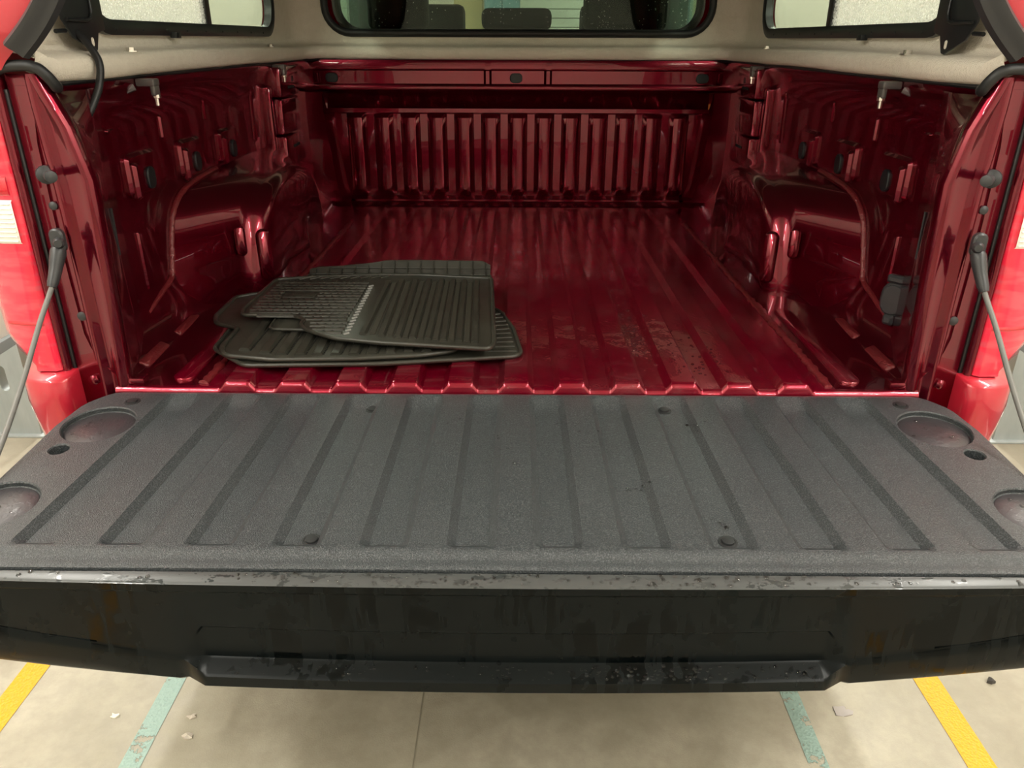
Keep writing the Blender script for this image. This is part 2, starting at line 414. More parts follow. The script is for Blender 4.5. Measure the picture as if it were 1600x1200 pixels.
# ================================================================== THE TRUCK
truck = empty('pickup_truck', (0, 1.2, 0))
tag(truck, 'red pickup truck with open load bed and lowered black tailgate', 'pickup truck')

def P(mb, name, M, parent=truck, **k): return mb.build(name, M, parent, **k)

# ---- bed floor -----------------------------------------------------
RH = .0135
def fl(x, y=.5):
    a = interp([0, 1.55, 1.60], [1, 1, 0], y)
    if abs(x) > .56: return 0
    d = abs(x-round(x/.1)*.1)
    return a*RH*interp([.021, .032], [1, 0], d)
xs = [-.576, -.57]
for k in range(-5, 6):
    for d in (-.036, -.032, -.030, -.023, -.021, -.016, 0, .016, .021, .023, .030, .032, .036): xs.append(k*.1+d)
xs += [.57, .576]
rows = []
for y, dz in ((-.006, -.034), (-.006, -.010), (-.0045, -.004), (0, -.0008), (.006, 0)): rows.append([(x, y, fl(x, 0)+dz) for x in xs])
y = .05
while y < 1.5: rows.append([(x, y, fl(x, y)) for x in xs]); y += .05
for y in (1.53, 1.55, 1.555, 1.575, 1.595, 1.60, 1.64, 1.70): rows.append([(x, y, fl(x, y)) for x in xs])
bedfloor = P(MB().grid(rows), 'bed_floor', M_floorpaint, angle=50)

# ---- bed sides -----------------------------------------------------
def side(s):
    nm = 'left' if s < 0 else 'right'
    sec = [(.575, 0), (.66, 0), (.69, .004), (.715, .018), (.738, .045), (.750, .075), (.756, .10), (.759, .20), (.760, .30), (.758, .42), (.752, .465), (.74, .485), (.735, .492), (.735, .505), (.93, .505)]
    ys = [.002, .02, .2, .5, .8, 1.1, 1.4, 1.7]
    sp = P(MB().grid([[(s*x, y, z) for x, z in sec] for y in ys]), 'bed_side_panel', M_paint, angle=40)
    tag(sp, '%s inner side panel of the load bed' % nm)
    P(MB().grid([[(s*x, y, z) for x in (.5755, .60, .65, .70, .72)] for y, z in ((-.006, -.034), (-.006, -.010), (-.0045, -.004), (0, -.0008), (.006, .0003))]), 'sill_lip', M_floorpaint, sp, angle=50)
    # outer quarter panel
    sec = [(.905, .505), (.925, .49), (.935, .44), (.938, .30), (.93, .10), (.925, -.05), (.925, -.28), (.90, -.30)]
    P(MB().grid([[(s*x, y, z) for x, z in sec] for y in (.10, .5, 1.0, 1.74)]), 'quarter_panel', M_paint, angle=40)
    # ledge rib
    P(MB().plate((s*.612, .235, 0), (1, 0, 0), (0, 1, 0), .038, .42, .018, .005), 'ledge_rib', M_floorpaint, angle=50)
    # sealant along the floor edge
    r = random.Random(3+s); pth = []; rad = []; y = .015
    while y < 1.36:
        pth.append((s*(.566+r.uniform(-.0015, .0015)), y, .001)); rad.append(.0085+r.uniform(-.002, .0025)); y += .011
    P(MB().tube(pth, rad, 8, flat=.55), 'sealant_bead', M_seal, angle=80)
    # wheel arch ------------------------------------------------------
    W = [(.30, -.01), (.345, .03), (.372, .07), (.388, .12), (.41, .18), (.445, .225), (.50, .252), (.58, .266), (.70, .272), (.95, .275), (1.2, .27), (1.34, .25), (1.43, .2), (1.49, .1), (1.52, -.01)]
    I = [(.552, -.01), (.556, .03), (.562, .07), (.572, .12), (.592, .175), (.622, .212), (.665, .236), (.72, .249), (.80, .255), (.95, .250), (1.08, .232), (1.18, .20), (1.29, .14), (1.38, .06), (1.44, -.01)]
    XI = [.604, .603, .602, .600, .599, .598, .598, .598, .60, .605, .615, .627, .642, .658, .668]
    Wp = smoothpath([(a, b, 0) for a, b in W], 4); Ip = smoothpath([(a, b, c) for (a, b), c in zip(I, XI)], 4)
    ctr = Vector((.97, .0, 0)); R = .048; rows = []
    for t in (0, .12, .3, .5, .7, .86, 1.0):
        row = []
        for a, b in zip(Wp, Ip):
            xi = b.z; X = .758+(xi+R-.758)*t
            bul = .012*math.sin(math.pi*t)
            row.append((s*X, a.x+(b.x-a.x)*t, a.y+(b.y-a.y)*t))
        rows.append(row)
    for k in range(1, 8):
        th = math.pi/2*k/7; row = []
        for b in Ip:
            d = ctr-Vector((b.x, b.y, 0)); L = d.length; d = d/L if L else d
            if b.y < .06: d = Vector((d.x, 0, 0))
            sh = R*(1-math.cos(th))
            row.append((s*(b.z+R-R*math.sin(th)), b.x+d.x*sh, b.y+d.y*sh))
        rows.append(row)
    last = rows[-1]; xm = sum(p[0] for p in last)/len(last)
    for f in (.7, .4, .15):
        rows.append([(p[0], .97+(p[1]-.97)*f, -.01+(p[2]+.01)*f) for p in last])
    arch = P(MB().grid(rows), 'wheel_arch', M_paint, angle=60)
    # beads and embossings of the arch
    bead = [(s*.752, .225, .062), (s*.752, .30, .080), (s*.754, .362, .094), (s*.755, .380, .12), (s*.756, .40, .165), (s*.757, .425, .21), (s*.757, .455, .236), (s*.757, .50, .255), (s*.757, .58, .268), (s*.757, .72, .275)]
    bp = smoothpath(bead, 6)
    P(MB().tube(bp, [.0075+r.uniform(-.0008, .0008) for _ in bp], 8, flat=.7), 'arch_sealant', M_seal, arch, angle=80)
    d1 = Vector((-s*.55, -.83, 0)).normalized(); U = Vector((0, 0, 1)).cross(d1)
    P(MB().plate(Vector((s*.614, .579, .092)), U, (0, 0, 1), .034, .125, .016, .014, 6), 'arch_emboss', M_paint, arch, angle=50)
    d2 = Vector((-s*.45, -.9, 0)).normalized(); U2 = Vector((0, 0, 1)).cross(d2)
    P(MB().plate(Vector((s*.654, .538, .135)), U2, (0, 0, 1), .024, .070, .011, .009, 6), 'arch_emboss', M_paint, arch, angle=50)
    # small seam-sealer patches low on the side
    for (x, y, z, ln, w_) in ((.705, .13, .010, .11, .022), (.728, .050, .028, .08, .020), (.708, .30, .011, .12, .018)):
        n2 = Vector((-s*.45, 0, .9)).normalized(); V2 = Vector((s*.05, 1, 0)).normalized(); U3 = V2.cross(n2)
        P(MB().plate(Vector((s*x, y, z)), U3, V2, w_, ln, .006, .004, 4, .5), 'sealant_patch', M_seal, angle=50)
    # stiffening brackets with oval plugs
    inn = (-s, 0, 0)
    for (yc, zc) in ((.325, .325), (.575, .322), (.825, .320)):
        br = P(MB().plate((s*.761, yc, zc), (0, s*-1.0, 0), (0, 0, 1), .130, .082, .014, .012, 4, .5), 'side_bracket', M_paint, angle=40)
        P(MB().plate((s*.752, yc-.045, zc-.010), (0, s*-1.0, 0), (0, 0, 1), .024, .070, .006, .012, 4, .5), 'bracket_rib', M_paint, br, angle=40)
        P(MB().plate((s*.750, yc+.018, zc-.012), (0, s*-1.0, 0), (0, 0, 1), .034, .044, .015, .006, 6), 'oval_plug', M_plug, br, angle=40)
    for (yc, zc, ln, hh) in ((.23, .415, .03, .006), (.45, .40, .012, .05), (.70, .415, .012, .05), (.20, .215, .03, .006), (1.06, .37, .012, .14), (.26, .16, .008, .12)):
        P(MB().plate((s*.760, yc, zc), (0, s*-1.0, 0), (0, 0, 1), ln, hh, min(ln, hh)*.45, .007, 4, .5), 'stamped_rib', M_paint, angle=40)
    # round plug and trim slot near the rear
    pl = P(MB().lathe([(.030, 0), (.028, .003), (.022, .004)], (s*.757, .175, .437), inn, 24), 'plug_boss', M_paint, angle=40)
    P(MB().lathe([(.017, 0), (.017, .006), (.010, .009)], (s*.754, .168, .440), inn, 20), 'round_plug', M_plug, pl, angle=40)
    # forward post of the side wall
    po = P(MB().bbox(*sorted((s*.712, s*.765)), 1.205, 1.40, .300, .405), 'side_post', M_paint, bevel=.008, angle=40)
    P(MB().bbox(*sorted((s*.708, s*.765)), 1.200, 1.405, .408, .495), 'post_block', M_paint, po, bevel=.008, angle=40)
    P(MB().bbox(*sorted((s*.708, s*.765)), 1.200, 1.405, .205, .297), 'post_block', M_paint, po, bevel=.008, angle=40)
    P(MB().bbox(*sorted((s*.735, s*.765)), 1.17, 1.20, .21, .44), 'post_flange', M_paint, po, bevel=.006, angle=40)
    for zc in (.435, .262):
        P(MB().bbox(*sorted((s*.7065, s*.712)), 1.27, 1.34, zc-.004, zc+.004), 'post_slot', M_hole, po)
    # rear pillar ------------------------------------------------------
    zs = [-.12, -.03, .018, .10, .20, .30, .362, .40, .444, .475, .50, .522]
    xi = lambda z: interp([-.12, .018, .2, .362, .444, .5, .522], [.700, .695, .687, .682, .699, .722, .730], z)
    rows = []
    for z in zs:
        a = xi(z); b = interp([.35, .39, .48], [.735, .738, .742], z)
        rows.append([(s*x, y, z if y < .03 else min(z, .494)) for x, y in ((.762, .20), (.756, .175), (.735, .165), (.716, .10), (a+.012, .045), (a+.003, .025), (a, .012), (a+.003, .003), (a+.010, -.001), (a+.016, -.001), (a+.023, .004), (b-.012, .006), (b-.006, .006), (b, .000), (b+.006, -.001), (b+.010, .0005), (b+.015, .004), (.782, .004), (.787, .007), (.788, .03))])
    pil = P(MB().grid(rows), 'rear_pillar', M_paint, angle=60)
    P(MB().bbox(*sorted((s*.786, s*.793)), .004, .03, -.10, .50), 'pillar_gap_seal', M_rub, pil, bevel=.002)
    P(MB().grid([[(s*x, y, z) for x, y in ((.791, .02), (.792, -.004), (.797, -.008), (.803, -.006), (.806, .02))] for z in (-.02, .1, .3, .46, .525)]), 'lamp_flange', M_paint, pil, angle=60)
    # upper outer corner above the lamp
    P(MB().grid([[(s*x, y, z) for x, y in ((.80, .005), (.85, .004), (.89, .02), (.92, .06), (.935, .12))] for z in (.462, .48, .505, .515)]), 'upper_corner', M_paint, pil, angle=60)
    P(MB().plate((s*.752, .012, .372), (-1, 0, 0), (0, 0, 1), .055, .075, .02, .008, 5, .4), 'stud_boss', M_paint, pil, angle=40)
    # ball stud of the gas strut
    dd = Vector((-s*.62, -.78, .05)).normalized()
    P(MB().lathe([(.0145, -.004), (.0145, .005), (.009, .008), (.0065, .009), (.0065, .034), (.009, .035), (.009, .048), (.006, .049)], (s*.756, .002, .372), dd, 20), 'ball_stud', M_plast, pil, angle=40)
    P(MB().lathe([(.007, 0), (.007, .004), (.004, .006)], (s*.757, .006, .322), (0, -1, 0), 16), 'pillar_bolt', M_plast, pil, angle=40)
    P(MB().lathe([(.008, 0), (.008, .004), (.004, .006)], (s*.753, .006, .132), (0, -1, 0), 16), 'pillar_bolt', M_plast, pil, angle=40)
    P(MB().tube([(s*.712, .095, .300), (s*.716, .10, .215)], .0022, 6), 'trim_slot', M_rub, pil)
    # striker step at the foot of the pillar
    P(MB().plate((s*.775, .006, .000), (-1, 0, 0), (0, 0, 1), .018, .10, .006, .010, 4, .4), 'pillar_foot_rib', M_paint, pil, angle=40)
    P(MB().lathe([(.009, 0), (.009, .006), (.005, .009)], (s*.758, .006, .012), (0, -1, 0), 16), 'hinge_bolt', M_paint, pil, angle=40)
    P(MB().bbox(*sorted((s*.67, s*.70)), .004, .03, .001, .014), 'corner_bracket', M_paint, bevel=.004, angle=40)
    # tail lamp ---------------------------------------------------------
    def lx(z, k):   # lens section
        e = interp([.035, .06, .10], [.030, .008, 0], z)
        return [(s*.803, .012, z), (s*.804, -.008, z), (s*.812, -.014, z), (s*.845, -.013, z), (s*(.878-e), -.004+e, z), (s*(.902-e), .018+e, z), (s*(.925-e*.6), .065+e, z), (s*.937, .13, z)][k]
    zs = [.035, .045, .06, .08, .10, .15, .2, .3, .4, .44, .452, .456]
    lamp = P(MB().grid([[lx(z, k) if z < .45 else tuple(c+(.004 if i == 1 and z > .453 else 0) for i, c in enumerate(lx(z, k))) for k in range(8)] for z in zs]), 'tail_lamp', M_lens, angle=60)
    tag(lamp, 'red tail lamp lens at the %s rear corner' % nm)
    def strip(name, M, z0, z1, k0, k1, push=.003):
        rows = []
        for z in (z0, z0+.004, z1-.004, z1):
            e = push if z0 < z < z1 else -.001
            rows.append([(lx(z, k)[0], lx(z, k)[1]-e, z) for k in range(k0, k1+1)])
        P(MB().grid(rows), name, M, lamp, angle=60)
    strip('reverse_lamp', M_white, .262, .335, 2, 5)
    for i in range(9): # ribs of the reverse lens
        z = .268+i*.0075
        P(MB().tube([(s*.815, -.018, z), (s*.845, -.0165, z), (s*.874, -.009, z)], .0012, 6), 'reverse_rib', M_white, lamp)
    strip('lamp_block', M_lensdeep, .340, .372, 2, 4)
    strip('lamp_block', M_lensdeep, .400, .445, 2, 4)
    strip('lamp_block', M_lensdeep, .118, .128, 2, 4, .002)
    # body corner under the lamp
    sec = [(.782, .01), (.783, -.030), (.790, -.040), (.825, -.044), (.852, -.036), (.872, -.016), (.890, .02), (.91, .08), (.925, .14)]
    rows = [[(s*(x+(y+.04)*0), y+.055, .035) for x, y in sec], [(s*x, y+.004, .030) for x, y in sec], [(s*x, y, .024) for x, y in sec],
            [(s*x, y-.002, -.02) for x, y in sec], [(s*(x-.004*(x > .8)), y, -.06) for x, y in sec], [(s*(x-.012*(x > .8)), y+.004, -.12) for x, y in sec], [(s*(x-.02*(x > .8)), y+.008, -.30) for x, y in sec]]
    P(MB().grid(rows), 'body_corner', M_shell, angle=60)
    # tyre
    P(MB().lathe([(.22, -.11), (.33, -.12), (.375, -.10), (.38, 0), (.375, .10), (.33, .12), (.22, .11)], (s*.79, .98, -ZB+.38), (1, 0, 0), 40), 'tyre', M_tyre, angle=40)
    # tailgate cable ----------------------------------------------------
    cb = smoothpath([(s*.756, -.012, .255), (s*.762, -.04, .205), (s*.772, -.085, .15), (s*.776, -.16, .075), (s*.772, -.25, .012), (s*.765, -.33, -.025)], 8)
    cab = P(MB().tube(cb, .0042, 10), 'tailgate_cable', M_cable, angle=60)
    P(MB().tube(cb[0:10], [.011, .0125, .0125, .012, .0115, .0105, .010, .0095, .009, .007], 12), 'cable_sleeve', M_plast, cab, angle=50)
    P(MB().plate((s*.755, -.006, .268), (1, 0, 0), (0, 0, 1), .024, .040, .011, .010, 5), 'cable_eye', M_plast, cab, angle=40)
    P(MB().lathe([(.009, 0), (.009, .012), (.006, .016)], (s*.752, -.010, .266), (-s*.3, -1, 0), 12), 'cable_bolt', M_plast, cab, angle=40)
for s in (-1, 1): side(s)

# power socket cover on the right side
dn_ = Vector((-.80, -.6, .05)).normalized(); Us = Vector((0, 0, 1)).cross(dn_).normalized(); Vs = dn_.cross(Us)
sk = P(MB().plate(Vector((.748, .20, .108)), Us, Vs, .056, .070, .027, .012, 8), 'socket_cover', M_plast, angle=40)
P(MB().plate(Vector((.748, .20, .108))+dn_*.012, Us, Vs, .044, .058, .021, .005, 8), 'cover_lid', M_plast, sk, angle=40)
P(MB().plate(Vector((.748, .20, .148)), Us, Vs, .040, .016, .004, .016, 4), 'cover_hinge', M_plast, sk, angle=40)
P(MB().plate(Vector((.744, .196, .068)), Us, Vs, .022, .020, .005, .018, 4), 'cover_tab', M_plast, sk, angle=40)

# ---- headboard -----------------------------------------------------
hb = P(MB(), 'headboard', M_paint) if False else None
YH = 1.70
mb = MB()
cols = [-.70, -.66, -.645]
for k in range(-6, 7):
    for d in (-.036, -.023, -.018, 0, .018, .023, .036): cols.append(k*.098+d)
cols += [.645, .66, .70]
def rib(x, z):
    if abs(x) > .63: return 0
    d = abs(x-round(x/.098)*.098); h = interp([.021, .035], [1, 0], d)
    return .018*h*interp([.030, .055, .310, .322], [.0, 1, 1, 0], z)
rows = []
for z in (.012, .02, .030, .040, .055, .07, .12, .2, .27, .310, .322, .327, .34, .36, .40):
    row = []
    for x in cols:
        hw = interp([.02, .08, .33], [.655, .672, .700], z)
        X = x if abs(x) < .63 else math.copysign(interp([.645, .66, .70], [hw-.045, hw-.03, hw], abs(x)), x)
        Y = YH-rib(x, z)
        if abs(x) > .68: Y = YH-.035
        if z < .025: Y = YH-.03
        if z > .325: Y = YH+interp([.327, .40], [.036, -.030], z)
        row.append((X, Y, z))
    rows.append(row)
head = P(mb.grid(rows), 'headboard', M_paint, angle=35)
# frame around pleated panel
mb = MB()
for s in (-1, 1):
    mb.grid([[(s*interp([.02, .08, .33], [.655, .672, .700], z), YH-.035, z) for z in (0, .02, .08, .2, .33, .42)], [(s*.735, YH-.035, z) for z in (0, .02, .08, .2, .33, .42)], [(s*.768, YH-.037, z) for z in (0, .02, .08, .2, .33, .42)]])
mb.grid([[(x, YH-.030, .014) for x in (-.72, 0, .72)], [(x, YH-.045, .010) for x in (-.72, 0, .72)], [(x, YH-.065, .004) for x in (-.72, 0, .72)], [(x, YH-.08, -.002) for x in (-.72, 0, .72)]])
P(mb, 'headboard_frame', M_paint, head, angle=40)
# top rail with long recess
mb = MB()
secA = [(YH+.02, .395), (YH-.035, .398), (YH-.058, .402), (YH-.068, .409), (YH-.070, .418), (YH-.066, .425), (YH-.050, .428), (YH-.050, .470), (YH-.064, .474), (YH-.066, .48), (YH-.060, .505), (YH+.02, .512)]
secB = [(YH+.02, .395), (YH-.035, .398), (YH-.058, .402), (YH-.068, .409), (YH-.070, .418), (YH-.068, .425), (YH-.067, .428), (YH-.067, .470), (YH-.067, .474), (YH-.066, .48), (YH-.060, .505), (YH+.02, .512)]
xx = [(-.77, 1), (-.715, 1), (-.700, 0), (-.120, 0), (-.112, .6), (-.100, .6), (-.092, 0), (.092, 0), (.100, .6), (.112, .6), (.120, 0), (.700, 0), (.715, 1), (.77, 1)]
P(mb.grid([[(x, *lerp(a, b, t)) for a, b in zip(secA, secB)] for x, t in xx]), 'top_rail', M_paint, head, angle=40)
for x in (-.655, -.006, .648):
    P(MB().plate((x, YH-.050, .447), (1, 0, 0), (0, 0, 1), .044, .032, .014, .006, 6), 'oval_plug', M_plug, head, angle=40)
for x in (-.706, .706):
    P(MB().plate((x, YH-.066, .449), (1, 0, 0), (0, 0, 1), .012, .034, .004, .004, 4), 'rail_end_rib', M_paint, head, angle=40)
P(MB().bbox(-.93, .93, YH+.025, YH+.05, -.3, .51), 'headboard_back', M_paint, head)

# underbody, bumper
P(MB().bbox(-.70, .70, .02, 4.2, -.30, -.045), 'underbody', M_tyre, bevel=.02)
P(MB().bbox(-.78, .78, -.10, .02, -.46, -.33), 'bumper', M_plast, bevel=.02)
P(MB().bbox(-.76, .76, .0, .02, -.33, -.036), 'rear_sill', M_paint)

# ---- cab ------------------------------------------------------------
cabp = [(x, z+.80) for x, z in rrect(1.30, .42, .09, 6)]
mb = MB()
n = len(cabp)//4
out = rect_like(cabp, -.80, .80, -.3, 1.10)
for y in (1.80, 1.84): mb.ring([(a, y, b) for a, b in cabp], [(a, y, b) for a, b in out])
mb.ring([(a, 1.80, b) for a, b in cabp], [(a, 1.84, b) for a, b in cabp])
cabo = P(mb, 'cab_rear_wall', M_paint)
P(MB().grid([[(a, 1.818, b) for a, b in cabp], [(a*.3, 1.818, .8+(b-.8)*.3) for a, b in cabp]], close_u=True).add([(a*.3, 1.818, .8+(b-.8)*.3) for a, b in cabp], [tuple(range(len(cabp)))]), 'cab_rear_glass', M_glassdark, cabo)
P(MB().tube([(a, 1.80, b) for a, b in cabp], .016, 8, closed=True), 'glass_seal', M_rub, cabo)
for s in (-1, 1):
    for y0, y1 in ((1.84, 2.05), (2.72, 2.84), (3.55, 3.7)):
        P(MB().bbox(*sorted((s*.70, s*.80)), y0, y1, .45, 1.08), 'cab_pillar', M_cab, bevel=.01)
    P(MB().bbox(*sorted((s*.72, s*.82)), 1.84, 3.9, -.2, .50), 'cab_door', M_paint, bevel=.01)
    P(MB().bbox(*sorted((s*.745, s*.75)), 2.05, 3.55, .50, 1.06), 'door_glass', M_glassdark)
P(MB().bbox(-.80, .80, 1.80, 3.5, 1.08, 1.14), 'cab_roof', M_cab, bevel=.02)
P(MB().bbox(-.80, .80, 3.55, 4.0, .0, .52), 'dashboard', M_cab, bevel=.05)
P(MB().bbox(-.75, .75, 1.86, 2.35, -.05, .08), 'rear_bench', M_seat, bevel=.05)
P(MB().bbox(-.72, .72, 1.90, 2.02, .0, .585), 'rear_backrest', M_seat, bevel=.04)
for x, w_, zt in ((-.45, .225, .83), (-.006, .262, .678), (.40, .31, .83)):
    h = P(MB().bbox(x-w_/2, x+w_/2, 1.90, 2.0, .602, zt), 'headrest', M_seat, bevel=.025, seg=3)
    for dx in (-.05, .05): P(MB().tube([(x+dx, 1.95, .56), (x+dx, 1.95, .63)], .006, 8), 'headrest_post', M_zinc, h)
for x in (-.36, .40):
    P(MB().bbox(x-.25, x+.25, 2.70, 2.85, .0, .56), 'front_seat', M_seat, bevel=.05)
    P(MB().bbox(x-.11, x+.11, 2.72, 2.80, .57, .72), 'headrest', M_seat, bevel=.03)

# ---- tailgate -------------------------------------------------------
TA = math.radians(3.5)
def T(x, s_, n_=0): return (x, -.008-s_*math.cos(TA)-n_*math.sin(TA), -.004-s_*math.sin(TA)+n_*math.cos(TA))
HW = .765
def hwid(s_): return interp([0, .006, .02, .045, .08, .5], [.700, .712, .730, .748, .762, .766], s_)
REC = [sg*(.0573+.1146*j) for j in range(6) for sg in (-1, 1)]
def recd(x):
    for c in REC:
        d = abs(x-c)
        if d < .04: return interp([.022, .033], [1, 0], d)
    return 0
xs = sorted(set([round(v, 5) for c in REC for v in (c-.036, c-.033, c-.031, c-.024, c-.022, c-.016, c, c+.016, c+.022, c+.024, c+.031, c+.033, c+.036)]+[-1., -.99, -.90, 0, .90, .99, 1.]))
rows = []
def lip(s_): return interp([0, .428, .433, .441, .446, .455, .460, .461, .462], [0, 0, -.001, -.004, -.005, -.005, -.0065, -.009, -.022], s_)
for s_ in (0, .003, .010, .018, .030, .045, .06, .12, .18, .24, .30, .36, .400, .408, .418, .424, .428, .433, .437, .441, .446, .450, .455, .458, .460, .461, .462):
    f = interp([.010, .045, .408, .424], [0, 1, 1, 0], s_); hw = hwid(s_); row = []
    z0 = interp([0, .003, .010], [-.006, -.002, 0], s_)
    for x in xs:
        X = x*(.93+.163*s_) if abs(x) < .8 else math.copysign(interp([.9, .99, 1.], [.70 if s_ < .04 else .72, hw-.004, hw], abs(x)), x)
        if s_ < .04 and abs(x) < .8: X = max(-.695, min(.695, X))
        row.append(T(X, s_, lip(s_)+z0-.0105*f*recd(x)-(.003 if abs(x) == 1. else 0)))
    rows.append(row)
mb = MB(); nx = len(xs); ny = len(rows)
mb.grid(rows)
bot = [[T(p[0], -(p[1]+.008)/math.cos(TA), -.026) for p in r] for r in rows]
# closed solid: outline walls and bottom
def loop(R_): return R_[0]+[r[-1] for r in R_[1:-1]]+R_[-1][::-1]+[r[0] for r in R_[1:-1]][::-1]
A, Bm = loop(rows), [T(p[0], (-.008-p[1])/math.cos(TA) if False else 0, 0) for p in []]
def down(p):
    s_ = (-.008-p[1])*math.cos(TA)-(p[2]+.004)*math.sin(TA); return T(p[0], s_, -.026)
lo = loop(rows); dn = [down(p) for p in lo]
mb.grid([lo, dn], close_u=True)
o = len(mb.v); mb.v += dn; mb.f.append(tuple(range(o, o+len(dn))))
tg = empty('tailgate_hinge', (0, 0, ZB)) if False else None

# shell of the tailgate: section loft across the width
SA = [(-.4725, -.060), (-.4728, -.0420), (-.4750, -.0385), (-.4940, -.0402), (-.4970, -.0425), (-.4970, -.0530), (-.4930, -.0585), (-.4930, -.115), (-.4890, -.1195), (-.4900, -.1665), (-.4925, -.1690), (-.5110, -.1755), (-.5140, -.1790), (-.5135, -.1950), (-.5090, -.2000), (-.40, -.165), (-.06, -.12), (-.03, -.045)]
SB = [(-.4725, -.060), (-.4728, -.0420), (-.4750, -.0385), (-.4940, -.0402), (-.4970, -.0425), (-.4970, -.0530), (-.4930, -.0585), (-.4945, -.148), (-.4950, -.1570), (-.4956, -.1590), (-.4980, -.1655), (-.4983, -.1680), (-.4980, -.185), (-.4970, -.1970), (-.4920, -.2025), (-.40, -.165), (-.06, -.12), (-.03, -.045)]
def sect(x):
    a = abs(x); t = interp([.400, .428], [0, 1], a); S = [lerp(p, r_, t) for p, r_ in zip(SA, SB)]
    out_ = []
    for i, (y, z) in enumerate(S):
        if 7 <= i <= 15:
            k = (a*a-.185)/.225 if a > .43 else 0
            z += k*interp([7, 8, 10, 14, 15], [.022, .035, .033, .021, .021], i)
            if a < .43: z += .006*(a/.43)**2-.002
        out_.append((x, y+.012*(a/.76)**2*(1 if 3 <= i <= 14 else .0), z))
    return out_
xcol = [-.768, -.76, -.70, -.62, -.54, -.47, -.44, -.428, -.42, -.41, -.400, -.395, -.3, -.2, -.1, 0, .1, .2, .3, .395, .400, .41, .42, .428, .44, .47, .54, .62, .70, .76, .768]
mbs = MB(); rr_ = [sect(x) for x in xcol]; mbs.grid(rr_)
for r_ in (rr_[0], rr_[-1]):
    o = len(mbs.v); mbs.v += r_; mbs.f.append(tuple(range(o, o+len(r_))))
mbs.grid([[rr_[i][k] for k in (0, -1)] for i in range(len(rr_))])
tgo = P(mbs, 'tailgate', M_black, angle=32)
tag(tgo, 'glossy black lowered tailgate with wet drip marks')
# wet top edge of the tailgate, ceiling reflection painted in as grey
mbe = MB().grid([[(x, y+.0, z+.0008) for (x, y, z) in sect(x)[2:4]]+[(x, sect(x)[4][1]-.0006, sect(x)[4][2]-.0002)] for x in xcol])
P(mbe, 'top_edge_strip', M_edge, tgo, angle=40)

# liner with recesses cut in
lme = mb.mesh('liner', off=ZB, angle=32)
lme.materials.append(M_liner)
lo_ = bpy.data.objects.new('liner', lme); COL.objects.link(lo_)
cut = MB()
HOLES = [(-.691, .117, .0565, .010), (.691, .115, .0565, .010), (-.728, .338, .054, .009), (.728, .338, .054, .009), (-.716, .195, .0145, .018), (.716, .194, .0145, .018)]
ax = Vector(T(0, 0, 1))-Vector(T(0, 0, 0))
for x, s_, r, d in HOLES:
    cut.lathe([(r-.0015, -d), (r, -d+.0015), (r, -.002), (r+.002, .0002), (r+.002, .02)], T(x, s_, 0), ax, 56)
cme = cut.mesh('cutter', off=ZB, smooth=False); cobj = bpy.data.objects.new('cutter', cme); COL.objects.link(cobj)
md = lo_.modifiers.new('b', 'BOOLEAN'); md.operation = 'DIFFERENCE'; md.object = cobj; md.solver = 'EXACT'
dg = bpy.context.evaluated_depsgraph_get()
nm_ = bpy.data.meshes.new_from_object(lo_.evaluated_get(dg)); nm_.name = 'liner'
lo_.modifiers.clear(); lo_.data = nm_; bpy.data.objects.remove(cobj); nm_.shade_smooth(); nm_.set_sharp_from_angle(angle=math.radians(32))
if not nm_.materials: nm_.materials.append(M_liner)
lo_.parent = tgo
tag(lo_, 'grained black ribbed plastic liner')
for x, s_, r, d in HOLES[:4]:
    P(MB().lathe([(r-.002, 0), (r-.004, .0012)], T(x, s_, -d+.0002), ax, 48), 'recess_water', M_wetpool, tgo, angle=40)
for x, s_, r, d in HOLES[4:]:
    P(MB().lathe([(r-.0005, 0), (r-.002, .0012)], T(x, s_, -d+.0002), ax, 24), 'hole_floor', M_rub, tgo, angle=40)
for x, s_ in ((-.272, .399), (.284, .397), (-.249, .045), (.258, .043), (-.669, .041), (.669, .038)):
    n0 = -.0105*recd(x/(.93+.163*s_))*interp([.010, .045, .408, .424], [0, 1, 1, 0], s_)
    P(MB().lathe([(.0135, -.001), (.013, .0006), (.0105, .0008), (.010, .0003), (.0085, .0004), (.008, .003), (.004, .0036)], T(x, s_, n0), ax, 24), 'liner_screw', M_rub, tgo, angle=30)

# ---- water drops -----------------------------------------------------
def drops(lst, name, parent):
    mb_ = MB()
    for x, y, z, r in lst:
        r *= 1.25
        rows = []
        for k in range(4):
            th = math.pi/2*k/3.2; rr = r*math.cos(th); hh = r*.55*math.sin(th)
            rows.append([(x+rr*math.cos(a)*(1+.0), y+rr*math.sin(a), z+hh) for a in [2*math.pi*i/8 for i in range(8)]])
        mb_.grid(rows, close_u=True); o_ = len(mb_.v)-8; mb_.f.append(tuple(range(o_, o_+8)))
    ob = mb_.build(name, M_water, parent, angle=80); tag(ob, kind='stuff'); return ob
R = random.Random(11); L = []
def scat(n, cx, cy, sx, sy, r0, r1):
    for _ in range(n):
        x, y = R.gauss(cx, sx), R.gauss(cy, sy)
        if 0.02 < y < 1.5 and abs(x) < .55 and not (x < .03 and .03 < y < .66): L.append((x, y, fl(x, y), R.uniform(r0, r1)))
scat(120, .25, .30, .012, .09, .0018, .0045)
scat(60, .35, .12, .05, .06, .0015, .003)
scat(120, .15, .5, .2, .35, .0010, .0026)
scat(60, .1, .9, .25, .3, .001, .0025)
scat(40, .55, .2, .01, .15, .001, .0025)
drops(L, 'water_drops', bedfloor)
L = []
